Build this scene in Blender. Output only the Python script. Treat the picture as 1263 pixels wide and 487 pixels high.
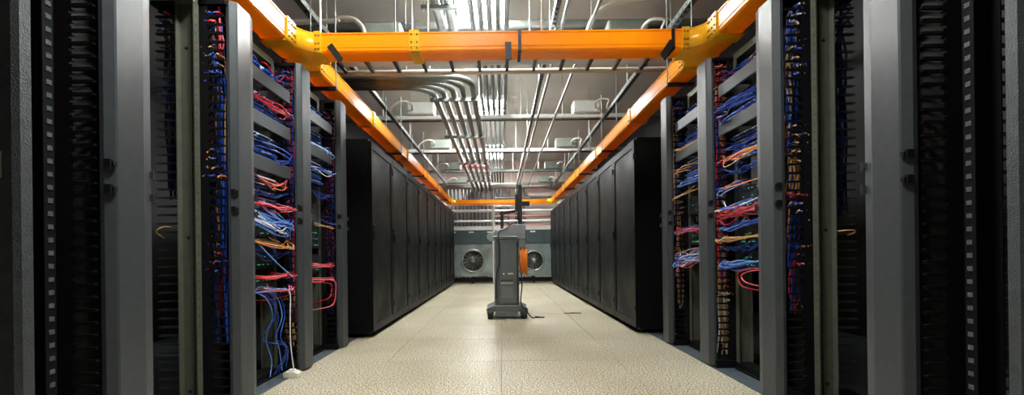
import bpy, bmesh, math, random
from mathutils import Vector, Matrix
random.seed(7)
R = random.Random(11)
scene = bpy.context.scene
for o in list(bpy.data.objects):
    bpy.data.objects.remove(o, do_unlink=True)
COL = scene.collection

# ------------------------------------------------------------------ camera
W, H = 1263.0, 487.0
F, VX, VY, ROLL, CH = 550.0, 618.5, 312.5, 0.012, 0.80
cam = bpy.data.cameras.new('camera')
cam_o = bpy.data.objects.new('camera', cam)
COL.objects.link(cam_o)
cam.sensor_fit = 'HORIZONTAL'
cam.sensor_width = 36.0
cam.lens = F / W * 36.0
cam.shift_x = (W / 2 - VX) / W
cam.shift_y = (VY - H / 2) / W
cam.clip_start = 0.02
cam_o.location = (0, 0, CH)
cam_o.rotation_euler = (Matrix.Rotation(math.pi / 2, 3, 'X') @ Matrix.Rotation(-ROLL, 3, 'Z')).to_euler()
scene.camera = cam_o

# ------------------------------------------------------------------ world, exposure
world = bpy.data.worlds.new('world')
scene.world = world
world.use_nodes = True
world.node_tree.nodes['Background'].inputs[0].default_value = (0.5, 0.55, 0.6, 1)
world.node_tree.nodes['Background'].inputs[1].default_value = 0.02
vs = scene.view_settings
vs.view_transform = 'Standard'
vs.look = 'None'
vs.gamma = 1.0
vs.use_curve_mapping = False
vs.exposure = 0.12
LAMP = 165.0                     # emission of the fluorescent diffusers
LAMP_NEAR = 85.0
LAMP_COL = (0.98, 1.0, 0.965)

# ------------------------------------------------------------------ materials
def mat(name, col, rough=0.5, metal=0.0, var=0.0, vscale=8.0, bump=0.0, bscale=200.0,
        emit=None, trans=0.0, coat=0.0, spec=None, stretch=None):
    m = bpy.data.materials.new(name)
    m.use_nodes = True
    nt = m.node_tree
    b = nt.nodes['Principled BSDF']
    b.inputs['Base Color'].default_value = (*col, 1)
    b.inputs['Roughness'].default_value = rough
    b.inputs['Metallic'].default_value = metal
    if coat:
        b.inputs['Coat Weight'].default_value = coat
    if spec is not None:
        b.inputs['Specular IOR Level'].default_value = spec
    tc = nt.nodes.new('ShaderNodeTexCoord')
    src = tc.outputs['Object']
    if stretch:
        mp = nt.nodes.new('ShaderNodeMapping')
        mp.inputs['Scale'].default_value = stretch
        nt.links.new(src, mp.inputs[0])
        src = mp.outputs[0]
    if var:
        n = nt.nodes.new('ShaderNodeTexNoise')
        n.inputs['Scale'].default_value = vscale
        n.inputs['Detail'].default_value = 4
        nt.links.new(src, n.inputs['Vector'])
        r = nt.nodes.new('ShaderNodeValToRGB')
        r.color_ramp.elements[0].position = 0.3
        r.color_ramp.elements[1].position = 0.7
        r.color_ramp.elements[0].color = (*[max(0, c * (1 - var)) for c in col], 1)
        r.color_ramp.elements[1].color = (*[min(1, c * (1 + var)) for c in col], 1)
        nt.links.new(n.outputs['Fac'], r.inputs[0])
        nt.links.new(r.outputs[0], b.inputs['Base Color'])
    if bump:
        n = nt.nodes.new('ShaderNodeTexNoise')
        n.inputs['Scale'].default_value = bscale
        nt.links.new(src, n.inputs['Vector'])
        bp = nt.nodes.new('ShaderNodeBump')
        bp.inputs['Strength'].default_value = bump
        bp.inputs['Distance'].default_value = 0.01
        nt.links.new(n.outputs['Fac'], bp.inputs['Height'])
        nt.links.new(bp.outputs[0], b.inputs['Normal'])
    if emit:
        b.inputs['Emission Color'].default_value = (*emit[0], 1)
        b.inputs['Emission Strength'].default_value = emit[1]
    if trans:
        t = nt.nodes.new('ShaderNodeBsdfTranslucent')
        t.inputs[0].default_value = (*col, 1)
        mx = nt.nodes.new('ShaderNodeMixShader')
        mx.inputs[0].default_value = trans
        nt.links.new(b.outputs[0], mx.inputs[1])
        nt.links.new(t.outputs[0], mx.inputs[2])
        nt.links.new(mx.outputs[0], nt.nodes['Material Output'].inputs[0])
    return m

M = {}
M['door'] = mat('grey_powder_coat', (0.040, 0.047, 0.053), 0.40, 0.1, 0.10, 30, 0.10, 350)
M['door_rough'] = mat('rough_grey_coat', (0.050, 0.060, 0.068), 0.5, 0.3, 0.16, 40, 0.3, 260)
M['black'] = mat('black_plastic', (0.008, 0.008, 0.009), 0.45)
M['finger'] = mat('black_finger', (0.006, 0.0065, 0.007), 0.45, spec=0.12)
M['finger_rear'] = mat('grey_edged_finger', (0.030, 0.033, 0.035), 0.35)  # paler than the front fingers: gloss on the edges put into the colour
M['spine'] = mat('black_steel', (0.004, 0.004, 0.005), 0.6, spec=0.2)
M['rack'] = mat('olive_grey_steel', (0.13, 0.137, 0.105), 0.45, 0.4, 0.12, 14)
M['hole'] = mat('dark_hole', (0.004, 0.004, 0.004), 0.8)
M['nut'] = mat('zinc_nut', (0.65, 0.75, 0.85), 0.25, 0.9)  # pale blue stands in for light shining through the mounting holes
M['bar'] = mat('grey_bar', (0.042, 0.050, 0.057), 0.4, 0.3, 0.08, 20)
M['panel'] = mat('black_panel', (0.015, 0.016, 0.018), 0.5)
M['jack'] = mat('pale_jack', (0.30, 0.42, 0.55), 0.4)
M['chassis'] = mat('dark_chassis', (0.02, 0.022, 0.025), 0.5, 0.3)
M['led'] = mat('green_led', (0.05, 0.4, 0.1), 0.5, emit=((0.1, 1.0, 0.3), 1.5))
M['cab'] = mat('black_cabinet', (0.0045, 0.0052, 0.0055), 0.45, 0.0, 0.2, 5, spec=0.10)
M['latch'] = mat('dark_latch', (0.02, 0.02, 0.022), 0.3, 0.5)
M['chrome'] = mat('chrome', (0.6, 0.62, 0.64), 0.2, 1.0)
M['orange'] = mat('orange_plastic', (1.0, 0.43, 0.006), 0.27, 0, 0.05, 6, trans=0.38)
M['collar'] = mat('yellow_orange_plastic', (1.0, 0.52, 0.014), 0.28, 0, 0.08, 20, trans=0.25)
M['bolt'] = mat('dark_bolt', (0.30, 0.10, 0.01), 0.4, 0.2)
M['steel'] = mat('galvanised', (0.42, 0.44, 0.44), 0.38, 0.75, 0.25, 9)
M['strut'] = mat('zinc_strut', (0.17, 0.185, 0.18), 0.38, 0.7, 0.15, 12)
M['conduit'] = mat('conduit_steel', (0.21, 0.22, 0.215), 0.36, 0.8, 0.15, 5)
M['pipe_dark'] = mat('dark_pipe', (0.07, 0.075, 0.07), 0.4, 0.5, 0.15, 5)
M['pale'] = mat('pale_strut', (0.72, 0.74, 0.72), 0.45, 0.1, 0.06, 8)
M['flex'] = mat('cream_conduit', (0.62, 0.58, 0.50), 0.4, 0.2)
M['box'] = mat('grey_green_box', (0.22, 0.25, 0.22), 0.5, 0.1, 0.1, 6)
M['ceil'] = mat('ceiling_paint', (0.76, 0.74, 0.71), 0.9, 0, 0.07, 1.3, 0.05, 40)
M['wall'] = mat('wall_paint', (0.008, 0.008, 0.009), 0.85, 0, 0.08, 2)  # near black: the darkness behind the racks is put into the paint
M['wall_far'] = mat('far_wall_paint', (0.60, 0.48, 0.43), 0.85, 0, 0.12, 2)
M['slab'] = mat('dark_subfloor', (0.05, 0.045, 0.035), 0.9)
M['blue_tile'] = mat('blue_grey_tile', (0.075, 0.095, 0.115), 0.5, 0, 0.15, 20)
M['cart'] = mat('grey_cart', (0.15, 0.175, 0.185), 0.45, 0.1, 0.08, 8)
M['cart_light'] = mat('light_grey_cart', (0.26, 0.295, 0.31), 0.45, 0.1, 0.06, 8)
M['rubber'] = mat('black_rubber', (0.012, 0.012, 0.012), 0.6)
M['teal'] = mat('blue_green_panel', (0.055, 0.085, 0.09), 0.45, 0.3, 0.12, 4)
M['fanrim'] = mat('fan_rim', (0.42, 0.43, 0.41), 0.3, 0.7, 0.1, 12)
M['fandisc'] = mat('fan_disc', (0.16, 0.155, 0.14), 0.6, 0.2, 0.2, 12)
M['white'] = mat('white_paint', (0.8, 0.8, 0.77), 0.5)
M['cream'] = mat('cream_plastic', (0.72, 0.68, 0.55), 0.5)
M['redpipe'] = mat('red_pipe', (0.45, 0.04, 0.03), 0.45)
M['pinkpipe'] = mat('dull_red_pipe', (0.42, 0.16, 0.13), 0.5)
CC = {'blue': (0.008, 0.055, 0.36), 'dark blue': (0.006, 0.026, 0.21), 'light blue': (0.11, 0.27, 0.62),
      'red': (0.42, 0.008, 0.016), 'pink': (0.75, 0.12, 0.16), 'tan': (0.50, 0.28, 0.10), 'orange': (0.85, 0.25, 0.03),
      'white': (0.72, 0.72, 0.72), 'black': (0.01, 0.01, 0.01)}
for k, v in CC.items():
    M['c_' + k] = mat('cable_' + k.replace(' ', '_'), v, 0.35)

# galvanised sheet with wrinkled reflections
def wrinkled():
    m = mat('wrinkled_sheet', (0.34, 0.40, 0.40), 0.28, 0.6, 0.35, 3, 0.8, 6.0)
    return m
M['sheet'] = wrinkled()

# speckled aisle tile
def speckle():
    m = bpy.data.materials.new('speckled_tile'); m.use_nodes = True
    nt = m.node_tree; b = nt.nodes['Principled BSDF']
    tc = nt.nodes.new('ShaderNodeTexCoord')
    g = nt.nodes.new('ShaderNodeNewGeometry')
    def noise(sc, det=2):
        n = nt.nodes.new('ShaderNodeTexNoise'); n.inputs['Scale'].default_value = sc
        n.inputs['Detail'].default_value = det
        nt.links.new(g.outputs['Position'], n.inputs['Vector']); return n
    def ramp(n, stops):
        r = nt.nodes.new('ShaderNodeValToRGB')
        e = r.color_ramp.elements
        e[0].position, e[0].color = stops[0][0], (*stops[0][1], 1)
        e[1].position, e[1].color = stops[-1][0], (*stops[-1][1], 1)
        for p, c in stops[1:-1]:
            x = e.new(p); x.color = (*c, 1)
        nt.links.new(n.outputs['Fac'], r.inputs[0]); return r
    r1 = ramp(noise(105, 4), [(0.38, (0.07, 0.052, 0.022)), (0.47, (0.42, 0.36, 0.235)), (0.53, (0.70, 0.64, 0.49)), (0.62, (0.96, 0.93, 0.81))])
    r2 = ramp(noise(1.1, 2), [(0.32, (0.80, 0.77, 0.69)), (0.62, (1.0, 1.0, 1.0))])
    mx = nt.nodes.new('ShaderNodeMix'); mx.data_type = 'RGBA'; mx.blend_type = 'MULTIPLY'; mx.inputs[0].default_value = 1
    nt.links.new(r1.outputs[0], mx.inputs[6]); nt.links.new(r2.outputs[0], mx.inputs[7])
    nt.links.new(mx.outputs[2], b.inputs['Base Color'])
    b.inputs['Roughness'].default_value = 0.36
    return m
M['tile'] = speckle()

# perforated door: fine dots over the mesh sheet
def perforated():
    m = bpy.data.materials.new('perforated_door'); m.use_nodes = True
    nt = m.node_tree; b = nt.nodes['Principled BSDF']
    tc = nt.nodes.new('ShaderNodeTexCoord')
    v = nt.nodes.new('ShaderNodeTexVoronoi'); v.inputs['Scale'].default_value = 140; v.inputs['Randomness'].default_value = 0.0
    nt.links.new(tc.outputs['Object'], v.inputs['Vector'])
    r = nt.nodes.new('ShaderNodeValToRGB')
    r.color_ramp.elements[0].position = 0.38; r.color_ramp.elements[0].color = (0.003, 0.0038, 0.0042, 1)
    r.color_ramp.elements[1].position = 0.5; r.color_ramp.elements[1].color = (0.0085, 0.0118, 0.013, 1)
    nt.links.new(v.outputs['Distance'], r.inputs[0])
    nt.links.new(r.outputs[0], b.inputs['Base Color'])
    b.inputs['Specular IOR Level'].default_value = 0.09
    n = nt.nodes.new('ShaderNodeTexNoise'); n.inputs['Scale'].default_value = 3.0; n.inputs['Detail'].default_value = 5
    nt.links.new(tc.outputs['Object'], n.inputs['Vector'])
    q = nt.nodes.new('ShaderNodeMapRange'); q.inputs['From Min'].default_value = 0.3; q.inputs['From Max'].default_value = 0.7
    q.inputs['To Min'].default_value = 0.34; q.inputs['To Max'].default_value = 0.6
    nt.links.new(n.outputs['Fac'], q.inputs['Value']); nt.links.new(q.outputs[0], b.inputs['Roughness'])
    return m
M['mesh'] = perforated()
M['lamp'] = mat('lamp_diffuser', (0.9, 0.9, 0.9), 0.5, emit=(LAMP_COL, LAMP))
M['lamp_near'] = mat('lamp_diffuser_dim', (0.9, 0.9, 0.9), 0.5, emit=(LAMP_COL, LAMP_NEAR))

# ------------------------------------------------------------------ mesh helpers
class MB:
    def __init__(self):
        self.v = []; self.f = []; self.sm = []
    def poly(self, verts, faces, smooth=False):
        o = len(self.v)
        self.v += [tuple(p) for p in verts]
        self.f += [tuple(i + o for i in fc) for fc in faces]
        self.sm += [smooth] * len(faces)
        return self
    def box(self, x0, x1, y0, y1, z0, z1):
        x0, x1 = sorted((x0, x1)); y0, y1 = sorted((y0, y1)); z0, z1 = sorted((z0, z1))
        v = [(x, y, z) for z in (z0, z1) for y in (y0, y1) for x in (x0, x1)]
        return self.poly(v, [(0, 2, 3, 1), (4, 5, 7, 6), (0, 1, 5, 4), (2, 6, 7, 3), (0, 4, 6, 2), (1, 3, 7, 5)])
    def prism(self, pts, a0, a1, axis='z'):
        """pts: 2-D outline; axis z: (x,y) outline, axis y: (x,z), axis x: (y,z)"""
        n = len(pts)
        def pt(p, a):
            return (p[0], p[1], a) if axis == 'z' else (p[0], a, p[1]) if axis == 'y' else (a, p[0], p[1])
        v = [pt(p, a0) for p in pts] + [pt(p, a1) for p in pts]
        f = [tuple(range(n)), tuple(range(2 * n - 1, n - 1, -1))]
        f += [(i, i + n, (i + 1) % n + n, (i + 1) % n) for i in range(n)]
        return self.poly(v, f)
    def tube(self, pts, r, n=8, cap=True):
        pts = [Vector(p) for p in pts]
        m = len(pts)
        t0 = (pts[1] - pts[0]).normalized()
        up = Vector((0, 0, 1)) if abs(t0.z) < 0.9 else Vector((1, 0, 0))
        nrm = t0.cross(up).normalized()
        rings = []
        for i, p in enumerate(pts):
            t = (pts[min(i + 1, m - 1)] - pts[max(i - 1, 0)]).normalized()
            nrm = (nrm - t * nrm.dot(t))
            if nrm.length < 1e-6:
                nrm = t.orthogonal()
            nrm.normalize()
            bn = t.cross(nrm)
            rr = r[i] if isinstance(r, (list, tuple)) else r
            rings.append([p + (nrm * math.cos(2 * math.pi * k / n) + bn * math.sin(2 * math.pi * k / n)) * rr for k in range(n)])
        v = [q for rg in rings for q in rg]
        f = []
        for i in range(m - 1):
            for k in range(n):
                f.append((i * n + k, i * n + (k + 1) % n, (i + 1) * n + (k + 1) % n, (i + 1) * n + k))
        self.poly(v, f, True)
        if cap:
            self.poly(rings[0], [tuple(range(n))]); self.poly(rings[-1], [tuple(range(n))])
        return self
    def lathe(self, prof, cx, cy, cz, axis='y', n=28, cap=True):
        """prof: (radius, offset along axis)"""
        v = []
        for r, a in prof:
            for k in range(n):
                c, s = math.cos(2 * math.pi * k / n) * r, math.sin(2 * math.pi * k / n) * r
                v.append((cx + c, cy + a, cz + s) if axis == 'y' else (cx + a, cy + c, cz + s) if axis == 'x' else (cx + c, cy + s, cz + a))
        f = []
        for i in range(len(prof) - 1):
            for k in range(n):
                f.append((i * n + k, i * n + (k + 1) % n, (i + 1) * n + (k + 1) % n, (i + 1) * n + k))
        if cap and prof[0][0] > 0: f.append(tuple(range(n)))
        if cap and prof[-1][0] > 0: f.append(tuple(range((len(prof) - 1) * n, len(prof) * n)))
        return self.poly(v, f, True)
    def mesh(self, name, m):
        me = bpy.data.meshes.new(name)
        me.from_pydata(self.v, [], self.f)
        for p, s in zip(me.polygons, self.sm): p.use_smooth = s
        bm = bmesh.new(); bm.from_mesh(me)
        bmesh.ops.recalc_face_normals(bm, faces=bm.faces)
        bm.to_mesh(me); bm.free()
        me.materials.append(M[m] if isinstance(m, str) else m)
        return me
    def build(self, name, m, parent=None, loc=(0, 0, 0), bevel=0):
        return put(name, self.mesh(name, m), parent, loc, bevel)

def put(name, me, parent=None, loc=(0, 0, 0), bevel=0):
    o = bpy.data.objects.new(name, me)
    COL.objects.link(o); o.location = loc; o.parent = parent
    if bevel:
        b = o.modifiers.new('bevel', 'BEVEL'); b.width = bevel; b.segments = 2; b.limit_method = 'ANGLE'
    return o
def tag(o, label, cat, group=None, kind=None):
    if label: o['label'] = label
    if cat: o['category'] = cat
    if group: o['group'] = group
    if kind: o['kind'] = kind
    return o
def thing(name, label, cat, loc=(0, 0, 0), group=None):
    return tag(put(name, None, None, loc), label, cat, group)
def struct(o, label=None, cat=None):
    return tag(o, label, cat, None, 'structure')
def smooth_path(pts, k=4):
    pts = [Vector(p) for p in pts]
    P = [pts[0] * 2 - pts[1]] + pts + [pts[-1] * 2 - pts[-2]]
    out = []
    for i in range(1, len(P) - 2):
        a, b, c, d = P[i - 1:i + 3]
        for j in range(k):
            t = j / k
            out.append(0.5 * ((2 * b) + (c - a) * t + (2 * a - 5 * b + 4 * c - d) * t * t + (3 * b - a - 3 * c + d) * t ** 3))
    out.append(pts[-1])
    return out

# ------------------------------------------------------------------ room shell
XL, XR = 1.37, 1.43            # front planes of the two rack rows
RX = {-1: XL, 1: XR}
SIDE = {-1: 'left', 1: 'right'}
CEIL = 3.95
Y0, Y1, XW = -2.2, 15.2, 3.3
floor = struct(MB().box(-XW, XW, Y0, Y1, -0.2, -0.012).build('floor', 'slab'), 'raised floor of speckled cream tiles down the aisle', 'floor')
seams = [-1.405, -0.865, -0.01, 0.845, 1.44]
cache = {}
row0, pitch = 3.32 - 6 * 0.855, 0.855
nrow = 20
for r in range(nrow):
    y = row0 + r * pitch
    for c in range(4):
        w = seams[c + 1] - seams[c]
        if c not in cache:
            b = MB(); g = 0.003
            b.poly([(g, g, 0), (w - g, g, 0), (w - g, pitch - g, 0), (g, pitch - g, 0),
                    (0.0005, 0.0005, -0.004), (w - .0005, .0005, -0.004), (w - .0005, pitch - .0005, -0.004), (.0005, pitch - .0005, -0.004),
                    (0, 0, -0.012), (w, 0, -0.012), (w, pitch, -0.012), (0, pitch, -0.012)],
                   [(0, 1, 2, 3), (0, 4, 5, 1), (1, 5, 6, 2), (2, 6, 7, 3), (3, 7, 4, 0), (4, 8, 9, 5), (5, 9, 10, 6), (6, 10, 11, 7), (7, 11, 8, 4)])
            cache[c] = b.mesh('tile', 'tile')
        if y + pitch < Y1: put('tile', cache[c], floor, (seams[c], y, 0))
    for s in (-1, 1):
        x0 = seams[0] if s < 0 else seams[-1]
        if s not in cache or s == 1 and 'r' not in cache:
            key = s if s < 0 else 'r'
            cache[key] = MB().box(0.001, s * (XW - abs(x0)), 0.001, pitch - 0.001, -0.012, 0).mesh('tile', 'blue_tile')
        if y + pitch < Y1: put('tile', cache[s if s < 0 else 'r'], floor, (x0, y, 0))
struct(MB().box(-XW, XW, Y0, Y1, CEIL, CEIL + 0.2).build('ceiling', 'ceil'), 'pale grey painted ceiling slab', 'ceiling')
struct(MB().box(-XW - 0.15, -XW, Y0, Y1, -0.2, CEIL).build('wall_left', 'wall'), 'dim side wall behind the left racks', 'wall')
struct(MB().box(XW, XW + 0.15, Y0, Y1, -0.2, CEIL).build('wall_right', 'wall'), 'dim side wall behind the right racks', 'wall')
struct(MB().box(-XW, XW, Y1, Y1 + 0.15, -0.2, CEIL).build('wall_far', 'wall_far'), 'pinkish far wall behind pipes and fan units', 'wall')
struct(MB().box(-XW, XW, Y0 - 0.15, Y0, -0.2, CEIL).build('wall_near', 'wall'), 'wall behind the viewer', 'wall')

# ------------------------------------------------------------------ ceiling lamps
def lamp(x, y, z, label, w=0.62, l=1.2, near=False):
    t = thing('ceiling_lamp', label, 'lamp', (x, y, z), 'fluorescent ceiling lamps over the aisle')
    MB().prism([(-w / 2, 0), (w / 2, 0), (w / 2 - 0.06, 0.09), (-w / 2 + 0.06, 0.09)], -l / 2, l / 2, 'y').build('housing', 'white', t)
    MB().box(-w / 2 + 0.03, w / 2 - 0.03, -l / 2 + 0.03, l / 2 - 0.03, -0.012, -0.001).build('diffuser', 'lamp_near' if near else 'lamp', t)
    for q in (-1, 1):
        MB().tube([(0, q * l * 0.35, 0.09), (0, q * l * 0.35, CEIL - z)], 0.006, 6).build('hanger', 'strut', t)
lamp(-0.18, 4.95, 3.62, 'glaring white ceiling lamp above conduits at top of picture')
lamp(-0.18, 8.80, 3.62, 'white ceiling lamp halfway down the aisle behind conduits')
lamp(-0.18, 12.6, 3.62, 'farthest white ceiling lamp near the fan units')
lamp(-0.18, 1.45, 3.62, 'ceiling lamp overhead near the viewer, outside the picture', near=True)  # unseen lamp continuing the row, added to light the near racks

# ------------------------------------------------------------------ vertical cable managers
U = 0.04445
ZT = 2.13
def shared(key, fn, _c={}):
    if key not in _c: _c[key] = fn()
    return _c[key]
def manager(s, y, label, rear=True, is_open=False):
    t = thing('vertical_cable_manager', label, 'cable manager', (s * RX[s], y, 0), 'grey vertical cable managers of the open racks')
    X = lambda d: s * d
    dr = 'door_rough' if is_open else 'door'
    # frame behind the door
    def spine():
        b = MB()
        b.box(X(.16), X(.175), .03, .225, .0, ZT - .02)
        for yy in (.03, .21): b.box(X(.13), X(.27), yy, yy + .015, .0, ZT - .02)
        b.box(X(.035), X(.42), .025, .23, ZT - .03, ZT - .01)
        return b.mesh('spine', 'spine')
    put('spine', shared(('spine', s), spine), t)
    put('base', shared(('mbase', s), lambda: MB().box(X(.03), X(.42), .022, .232, 0, .05).mesh('base', 'spine')), t)
    # door
    prof = [(.03, .05), (.004, .068), (0, .074), (0, .19), (.003, .196), (.016, .243), (.028, .243), (.028, .22), (.02, .19), (.02, .08), (.045, .06), (.045, .05)]
    if not is_open:
        def dm():
            b = MB(); b.prism([(X(d), yy) for d, yy in prof], .012, ZT)
            # cap at the top
            b.prism([(X(d), yy) for d, yy in ((.03, .05), (0, .074), (0, .19), (.016, .243), (.04, .243), (.045, .05))], ZT - .004, ZT)
            return b.mesh('door', dr)
        d = put('door', shared(('door', s), dm), t)
        def lat():
            b = MB()
            b.box(X(.006), X(.028), .046, .058, -.016, .016)
            b.box(X(-.003), X(.004), .052, .066, -.008, .008)
            return b.mesh('latch', 'latch')
        def hin():
            b = MB()
            b.box(X(.004), X(.012), .228, .246, -.014, .014); b.tube([(X(.002), .243, -.02), (X(.002), .243, .02)], .005, 8)
            return b.mesh('hinge', 'chrome')
        for z in (1.045, 1.135):
            put('latch', shared(('latch', s), lat), d, (0, 0, z))
            put('hinge', shared(('hinge', s), hin), d, (0, 0, z - .01))
    else:
        # door swung open into the aisle, its inner face towards the viewer
        wd = RX[s] - (1.095 if s < 0 else 1.184)
        b = MB()
        b.box(X(-.005), X(-wd + .05), .245, .262, .012, ZT)
        b.prism([(X(-wd + .046), .235), (X(-wd + .012), .235), (X(-wd), .243), (X(-wd), .268), (X(-wd + .046), .268)], .012, ZT)
        d = b.build('door', 'door_rough', t)
        b = MB(); b.box(X(-wd + .034), X(-wd + .052), .225, .2349, .985, 1.045); b.box(X(-wd + .037), X(-wd + .049), .220, .225, .99, 1.012)
        b.build('latch', 'rack', d)
    # fingers
    def fing(a, tip):
        def fn():
            b = MB(); sg = 1 if tip > a else -1
            h = .0055 if sg < 0 else .005
            b.prism([(X(a), -h), (X(a), h), (X(tip - sg * .012), h), (X(tip), h * .5), (X(tip), -h * .5), (X(tip - sg * .012), -h)], -.005, .007 if sg < 0 else .012, 'y')
            b.box(X(a), X(a + sg * .012), -.004, .010, -.016, .016)
            return b.mesh('finger', 'finger' if sg < 0 else 'finger_rear')
        return fn
    n = 45
    for k in range(n):
        z = .085 + k * U
        put('finger', shared(('ff', s), fing(.132, .046)), t, (0, .034, z))
        put('finger', shared(('ff', s), fing(.132, .046)), t, (0, .221, z))
        if rear: put('finger', shared(('fr', s), fing(.268, .40)), t, (0, .034, z))
    return t
YM = [0.775, 1.525, 2.265, 3.02, 3.765]
ML = {-1: ['grey manager with its door swung open at the far left picture edge',
           'widest grey cable manager on the left, beside the black gap',
           'grey cable manager left of the patch rack with blue and red cables',
           'grey cable manager on the left just below the orange tee fitting',
           'narrowest grey cable manager on the left, next to the black cabinets'],
      1: ['grey manager with its door swung open at the far right picture edge',
          'widest grey cable manager on the right, beside the black gap',
          'grey cable manager right of the patch rack with yellow cable bundle',
          'grey cable manager on the right just below the orange tee fitting',
          'narrowest grey cable manager on the right, next to the black cabinets']}
for s in (-1, 1):
    for i, y in enumerate(YM):
        manager(s, y, ML[s][i], rear=i in (1, 2), is_open=i == 0)

# ------------------------------------------------------------------ open two-post racks
RL = {-1: ['empty two-post rack at the left, row of shiny mounting holes',
           'empty two-post rack on the left with a bare olive upright',
           'two-post rack on the left full of patch panels and blue cables',
           'two-post rack on the left with two grey guide bars and red loops'],
      1: ['empty two-post rack at the right, row of shiny mounting holes',
          'empty two-post rack on the right with a bare olive upright',
          'two-post rack on the right full of patch panels and yellow bundle',
          'two-post rack on the right with drooping blue and red cables']}
for s in (-1, 1):
    X = lambda d: s * d
    for i in range(4):
        ya, yb = YM[i] + .25, YM[i + 1]
        t = thing('open_rack', RL[s][i], 'rack', (s * RX[s], 0, 0), 'open two-post racks between the cable managers')
        mm = 'spine' if i == 0 else 'rack'
        for yy, sg in ((yb - .006, -1), (ya + .006, 1)):
            def up():
                b = MB()
                b.box(X(.153), X(.247), 0, sg * -.005, 0.05, ZT - .05)
                b.box(X(.153), X(.158), 0, sg * .032, 0.05, ZT - .05)
                b.box(X(.242), X(.247), 0, sg * .032, 0.05, ZT - .05)
                b.box(X(.19), X(.196), 0, sg * .006, 0.05, ZT - .05)
                return b.mesh('upright', mm)
            u = put('upright', shared(('up', s, sg, mm), up), t, (0, yy, 0))
            def holes():
                b = MB()
                for k in range(44):
                    for q in ((.012, .02) if mm == 'spine' else (.014, .018)):
                        z = .1 + k * U
                        if mm == 'spine':
                            b.box(X(.1505), X(.1535), sg * .004, sg * .022, z, z + .016) if q == .012 else None
                        else:
                            b.box(X(.1522), X(.1532), sg * q, sg * (q + .003), z, z + .004)
                return b.mesh('mounting_hole', 'nut' if mm == 'spine' else 'hole')  # nearest racks get bright spots for light coming through the holes
            h = put('mounting_hole', shared(('holes', s, sg, mm), holes), u)
            h['kind'] = 'stuff'
            # round knock-outs in the upright's face
            if i == 1:
                for z in (.12, .9, 1.86):
                    MB().lathe([(.009, 0), (.009, sg * .0015)], X(.213), sg * .0002, z, 'y', 10).build('knockout', 'hole', u)
        b = MB(); b.box(X(.153), X(.247), ya + .006, yb - .006, ZT - .05, ZT - .005); b.build('top_beam', mm, t)
        b = MB(); b.box(X(.14), X(.29), ya + .004, yb - .004, 0, .012); b.box(X(.153), X(.247), ya + .004, yb - .004, .012, .05); b.build('base', 'spine', t)

# ------------------------------------------------------------------ patch panels, guide bars, switches
def patch_panel(s, i, z, label, u=2):
    X = lambda d: s * (d - .014)
    ya, yb = YM[i] + .262, YM[i + 1] - .012
    t = thing('patch_bay', label, 'patch bay', (s * RX[s], ya, z), 'black patch bays in the two-post racks')
    w = yb - ya
    MB().box(X(.150), X(.166), 0, w, 0, u * U - .002).build('plate', 'panel', t)
    b = MB(); bp = MB()
    for r in range(u):
        for k in range(24):
            yy = .022 + k * (w - .05) / 24 + (.003 if k % 6 > 2 else 0)
            zz = .010 + r * U
            b.box(X(.145), X(.151), yy, yy + .013, zz, zz + .016)
            if R.random() < .75: bp.box(X(.122), X(.145), yy + .001, yy + .011, zz + .002, zz + .013)
    b.build('jack_row', 'jack', t)['kind'] = 'stuff'
    bp.build('plug_boot', 'c_blue', t)['kind'] = 'stuff'
    b = MB()
    for r in range(u): b.box(X(.1478), X(.1499), .03, w - .03, .030 + r * U, .038 + r * U)
    b.build('label_strip', 'white', t)
def guide_bar(s, i, z, label):
    X = lambda d: s * d
    ya, yb = YM[i] + .262, YM[i + 1] - .008
    t = thing('cable_guide_bar', label, 'cable guide', (s * RX[s], ya, z), 'grey horizontal cable guide bars')
    w = yb - ya
    MB().prism([(X(.052), 0), (X(.047), .004), (X(.047), .081), (X(.052), .085), (X(.056), .085), (X(.056), 0)], 0, w, 'y').build('cover', 'bar', t)
    for q in (0.02, w / 2, w - .03):
        MB().box(X(.056), X(.140), q, q + .008, .004, .03).build('bracket', 'spine', t)
    MB().box(X(.140), X(.148), 0, w, 0, .085).build('back_plate', 'spine', t)
ordn = ['topmost', 'second', 'third', 'fourth', 'fifth', 'sixth']
BARS = {(-1, 2): [1.826, 1.575, 1.312], (-1, 3): [1.815, 1.56], (1, 2): [1.83, 1.57], (1, 3): [1.80, 1.55]}
where = {(-1, 2): 'left patch rack', (-1, 3): 'far left rack beside the black cabinets', (1, 2): 'right patch rack', (1, 3): 'far right rack beside the black cabinets'}
for (s, i), zs in BARS.items():
    for k, z in enumerate(zs):
        guide_bar(s, i, z, f'{ordn[k]} grey guide bar across the {where[(s, i)]}')
    tops = [zs[0] + .095] + [z - .09 for z in zs] + [z - .182 for z in zs]
    for k, z in enumerate(sorted(tops, reverse=True)):
        nm = ordn[k] if k < 6 else 'lowest'
        patch_panel(s, i, z, f'{nm} black patch bay in the {where[(s, i)]}')
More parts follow.
